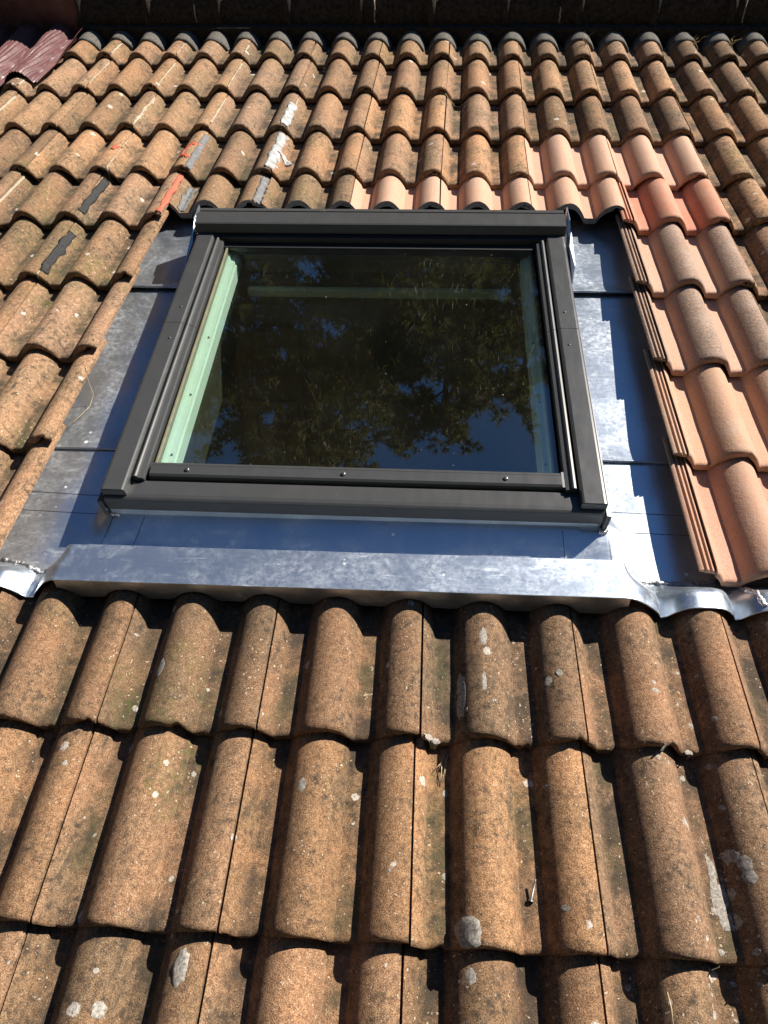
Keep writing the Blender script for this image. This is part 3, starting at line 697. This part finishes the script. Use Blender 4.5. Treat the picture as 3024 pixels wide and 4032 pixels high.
# ------------------------------------------------------------------ chimney and its plum flashing, top left
ch = bpy.data.objects.new('chimney', None); sc.collection.objects.link(ch); tag(ch, 'brown rendered chimney behind the plum crimped flashing', 'chimney')
pz = MR @ Vector((-2.3, .45, 0)); ch.location = pz
mb = MB(); mb.box(-.75, .535, -.13, .55, -.5, .9, .01); mb.build('stack', 'plaster', ch)
mb = MB(); mb.box(-.80, .585, -.18, .60, .9, .98, .01); mb.build('coping', 'cap', ch)
pf = bpy.data.objects.new('chimney_flashing', None); sc.collection.objects.link(pf); pf.matrix_world = MR
tag(pf, 'glossy plum coloured crimped flashing dressed over the tiles at the chimney foot', 'flashing')
def plum_low(v): return None
def pw(u, v):
    base = surf(u, v) if False else prof(u % .30)
    return -H + (base + H) * .95 + .019
def crimp(u): return .0022 * math.sin(u * math.tau / .0125)
def fl_low(u, t):
    vb = -.285 + (u + 1.86) * .30 if u > -1.86 else -.285
    r0 = 1.69 + .0; v = .275 + (vb - .275) * t
    u2 = u + .006 * noise.noise(Vector((u * 5, v * 5, 3))) - .05 * t
    return (u2, v + .006 * noise.noise(Vector((u * 30, 0, 1))) * t, pw(u2, v) + crimp(u) + .004 * noise.noise(Vector((u * 12, v * 12, 0))))
grid(fl_low, lin(-2.75, -1.70, 330), lin(0, 1, 26), .002, 'dressed_sheet', 'plum', pf)
def fl_up(u, t):
    return (u, .128 + .060 * t + .003 * noise.noise(Vector((u * 8, t * 3, 7))), pw(u, .13) * (1 - min(1, t * 3)) + .30 * t + crimp(u) * .2) if False else (u, .276 + .004 * noise.noise(Vector((u * 8, t * 3, 7))) + crimp(u), (pw(u, .13) + .0) * (1 - t) + .26 * t - .004)
grid(fl_up, lin(-2.20, -1.725, 150), lin(0, 1, 12), .002, 'upstand', 'plum', pf)

# ------------------------------------------------------------------ small loose things
def loose(name, label, cat, mb, mat, group=None):
    o = mb.build(name, mat, None, True, MR); tag(o, label, cat, group); return o
def on(u, v, h=.003): return (u, v, surf(u, v) + h)
mb = MB(); a = Vector(on(.218, -3.216, .004)); b = Vector(on(.226, -3.184, .016)); mb.tube([a, a.lerp(b, .04), a.lerp(b, .06), a.lerp(b, .9), b], [.0055, .0055, .0018, .0017, .0004], 8)
loose('nail', 'short steel nail lying in a tile pan near the bottom right', 'nail', mb, 'steel')
mb = MB(); pts = [(.0 + k * .02 - .085, -.385 + .035 * math.sin(k * .55) * (1 if k < 6 else .6), 0) for k in range(12)]
pts = [(u, -.355 + .018 * math.sin(k * .5), surf(u, -.355 + .018 * math.sin(k * .5)) + .006) for k, (u, v, w) in enumerate(pts)]
mb.tube(pts, .0014, 5); loose('straw', 'thin pale straw curled over tiles below the ridge', 'straw', mb, 'dry')
def tuft(u, v, n, h, label, group):
    mb = MB()
    for k in range(n):
        a = rnd.uniform(0, math.tau); d = Vector((math.cos(a) * .5 + .15, math.sin(a) * .6 - .3, 1)) * h * rnd.uniform(.5, 1)
        p = Vector((u + rnd.uniform(-.01, .01), v + rnd.uniform(-.01, .01), surf(u, v))); mb.tube([p, p + d * .6, p + d + Vector((rnd.uniform(-.01, .01), -.012, -.004))], [.0011, .0009, .0003], 4)
    loose('grass_tuft', label, 'dry grass', mb, 'dry', group)
tuft(1.20, .13, 9, .07, 'dry grass tuft under the ridge, nearest the right edge', 'dry grass tufts under the ridge')
tuft(1.045, .125, 6, .06, 'dry grass tuft under the ridge, second from the right edge', 'dry grass tufts under the ridge')
tuft(.585, .115, 8, .06, 'dry grass tuft under the ridge, above the new salmon tiles', 'dry grass tufts under the ridge')
mb = MB()
for k in range(6):
    p = Vector(on(.062 + rnd.uniform(-.012, .012), -3.02 + rnd.uniform(-.02, .01), .004)); q = Vector(on(.070 + rnd.uniform(-.008, .008), -2.985 + rnd.uniform(-.015, .01), .006)); mb.tube([p, p.lerp(q, .5) + Vector((0, 0, .003)), q], .0007, 4)
loose('pine_needles', 'small heap of dry pine needles under a tile nose', 'pine needles', mb, 'dry')
mb = MB(); mb.tube([on(.412, -3.325), on(.414, -3.345), on(.413, -3.375)], .0011, 4); loose('pine_needle', 'single straw coloured pine needle on the bottom right roll', 'pine needle', mb, 'dry')
mb = MB(); mb.tube([(-.925, -2.02, -.02), (-.918, -2.05, -.04), (-.908, -2.07, -.075), (-.912, -2.10, -.088), (-.928, -2.14, -.09), (-.94, -2.17, -.085)], .0009, 5)
loose('wire', 'thin wire hanging off the left tiles onto the zinc', 'wire', mb, 'dry')
# drawings and a pale cupboard in the room
cup = bpy.data.objects.new('cupboard', None); sc.collection.objects.link(cup); cup.location = (-.80, .62, FZ); tag(cup, 'pale cupboard dimly seen through the pane behind the reflections', 'cupboard')
MB().box(-.50, .42, 0, .5, 0, 1.55, .01).build('carcass', 'room', cup)
for x in (-.245, .17): MB().box(x - .235 if x < 0 else x - .17, x + .175 if x < 0 else x + .24, -.02, -.002, .03, 1.52, .004).build('cupboard_door', 'door', cup)
dr = bpy.data.objects.new('drawing', None); sc.collection.objects.link(dr); dr.location = (-1.08, .585, FZ + .80); tag(dr, 'cream sheet with red and dark brush strokes seen through the pane', 'drawing')
MB().box(-.17, .17, 0, .003, -.20, .22).build('sheet', 'paper', dr)
MB().tube([(-.08 + .035 * math.cos(a), -.003, .03 + .11 * math.sin(a)) for a in lin(0, 6.1, 16)], .006, 5).build('brush_stroke', 'ink', dr)
for pts in ([(.02, .16), (.05, .05), (.03, -.03), (-.02, -.10)], [(.14, .14), (.08, .04), (.04, -.02)], [(.13, -.01), (.06, -.03), (.0, -.04)], [(.05, -.02), (.08, -.09), (.03, -.14)]):
    MB().tube([(x, -.003, z) for x, z in pts], [.012, .022, .03, .012][:len(pts)], 6).build('brush_stroke', 'redink', dr)

# ------------------------------------------------------------------ garden: ground and the pines mirrored in the pane
g = MB().add([(-600, -600, -5.6), (600, -600, -5.6), (600, 600, -5.6), (-600, 600, -5.6)], [(0, 1, 2, 3)]).build('ground', 'grass'); g['kind'] = 'structure'
def pine(x, y, h, crown0, spread, seed, label, lean=(0, 0)):
    t = bpy.data.objects.new('pine_tree', None); sc.collection.objects.link(t); t.location = (x, y, -5.6)
    tag(t, label, 'tree', 'pines behind the house')
    q = random.Random(seed); trunk = MB(); n = 12
    ctr = [Vector((lean[0] * (k / n) ** 1.5 + .12 * noise.noise(Vector((k * .5, seed, 0))), lean[1] * (k / n) ** 1.5 + .12 * noise.noise(Vector((k * .5, seed, 9))), h * k / n)) for k in range(n + 1)]
    trunk.tube(ctr, [.24 * (1 - .82 * k / n) for k in range(n + 1)], 9)
    leaf = MB(); LV = []; LF = []
    nb = int(58 * (1 - crown0) / .5)
    for b in range(nb):
        f = crown0 + (1 - crown0) * (b + q.random()) / nb; p = ctr[min(n - 1, int(f * n))].lerp(ctr[min(n, int(f * n) + 1)], f * n % 1)
        a = q.uniform(0, math.tau); L = spread * (.5 + .6 * q.random()) * (1 - .62 * max(0, (f - crown0) / (1 - crown0)) ** 2.5)
        d = Vector((math.cos(a), math.sin(a), q.uniform(-.05, .45))); bp = [p + d * L * s + Vector((0, 0, -.35 * L * s * s + .1 * noise.noise(Vector((s * 3, b, seed))))) for s in lin(0, 1, 6)]
        trunk.tube(bp, [.045 * (1 - .8 * k / 5) * (1.1 - f * .5) for k in range(6)], 5)
        for s in range(int(7 + L * 5)):
            w = q.uniform(.22, 1.05); k = min(4, int(w * 5)); base = bp[k].lerp(bp[k + 1], min(1, w * 5 - k)); tip = base + Vector((q.gauss(0, .26), q.gauss(0, .26), q.gauss(-.02, .16))) * L * .55
            trunk.tube([base, base.lerp(tip, .5) + Vector((0, 0, .04)), tip], [.011, .008, .004], 3)
            for c in range(5):
                cc = base.lerp(tip, q.uniform(.3, 1.08)) + Vector((q.gauss(0, .06), q.gauss(0, .06), q.gauss(0, .05))); up = Vector((q.gauss(0, .5), q.gauss(0, .5), q.uniform(-.2, .9))).normalized()
                for e in range(13):            # a brush of needles
                    dd = (up + Vector((q.gauss(0, .7), q.gauss(0, .7), q.gauss(0, .7)))).normalized() * q.uniform(.12, .23); sd = dd.cross(Vector((q.gauss(0, 1), q.gauss(0, 1), q.gauss(0, 1)))).normalized() * .014
                    i0 = len(LV); LV += [cc - sd, cc + sd, cc + dd]; LF.append((i0, i0 + 1, i0 + 2))
    trunk.build('trunk', 'bark', t, True, fix=False)
    link('crown', mesh('crown', LV, LF, 'leaf', False), t)
pine(.15, 4.7, 18.9, .45, 2.3, 1, 'middle pine behind the ridge, its crown tip mirrored against the blue sky')
pine(-2.6, 3.9, 25.0, .36, 2.7, 2, 'left pine behind the ridge, filling the left half of the mirrored trees')
pine(-1.0, 5.7, 18.2, .38, 2.7, 7, 'shorter pine just left of the middle pine behind the ridge')
pine(2.1, 6.4, 20.8, .40, 2.4, 3, 'right pine behind the ridge, its loose boughs mirrored at the right of the pane')
pine(-1.5, 7.4, 25.0, .36, 2.7, 4, 'tall pine standing between and behind the left and middle pines')
pine(-5.0, 5.4, 25.0, .36, 2.7, 5, 'outermost pine on the left behind the ridge')
pine(.5, 9.0, 22.0, .34, 2.8, 6, 'farthest pine behind the ridge, low in the mirrored trees')
# unseen pines added left, behind and right to dim the sky fill: one mass
q = random.Random(99); LV = []; LF = []; TV = MB()
for k in range(46):
    az = R(q.uniform(100, 322)); rr = q.uniform(10.5, 17); x, y = math.sin(az) * rr - .3, math.cos(az) * rr - 1.5; h = q.uniform(15, 20)
    TV.tube([(x, y, -5.6), (x, y, -5.6 + h * .9)], [.22, .06], 6)
    for c in range(420):
        f = q.uniform(.28, 1); rad = 2.3 * (1 - .6 * f ** 3) * math.sqrt(q.random()); a = q.uniform(0, math.tau); cc = Vector((x + rad * math.cos(a), y + rad * math.sin(a), -5.6 + h * f + q.gauss(0, .2)))
        for e in range(3):
            dd = Vector((q.gauss(0, 1), q.gauss(0, 1), q.gauss(0, .6))).normalized() * q.uniform(.35, .7); sd = dd.cross(Vector((q.gauss(0, 1), q.gauss(0, 1), q.gauss(0, 1)))).normalized() * .16
            i0 = len(LV); LV += [cc - sd, cc + sd, cc + dd]; LF.append((i0, i0 + 1, i0 + 2))
b = len(LV); LV += TV.v; nl = len(LF); LF += [tuple(i + b for i in f) for f in TV.f]
wood = link('added_pine_screen', mesh('added_pine_screen', LV, LF, ['leaf', 'bark'], False, [0] * nl + [1] * len(TV.f))); tag(wood, 'unseen pine wood added to block sky light', None, None, 'stuff')
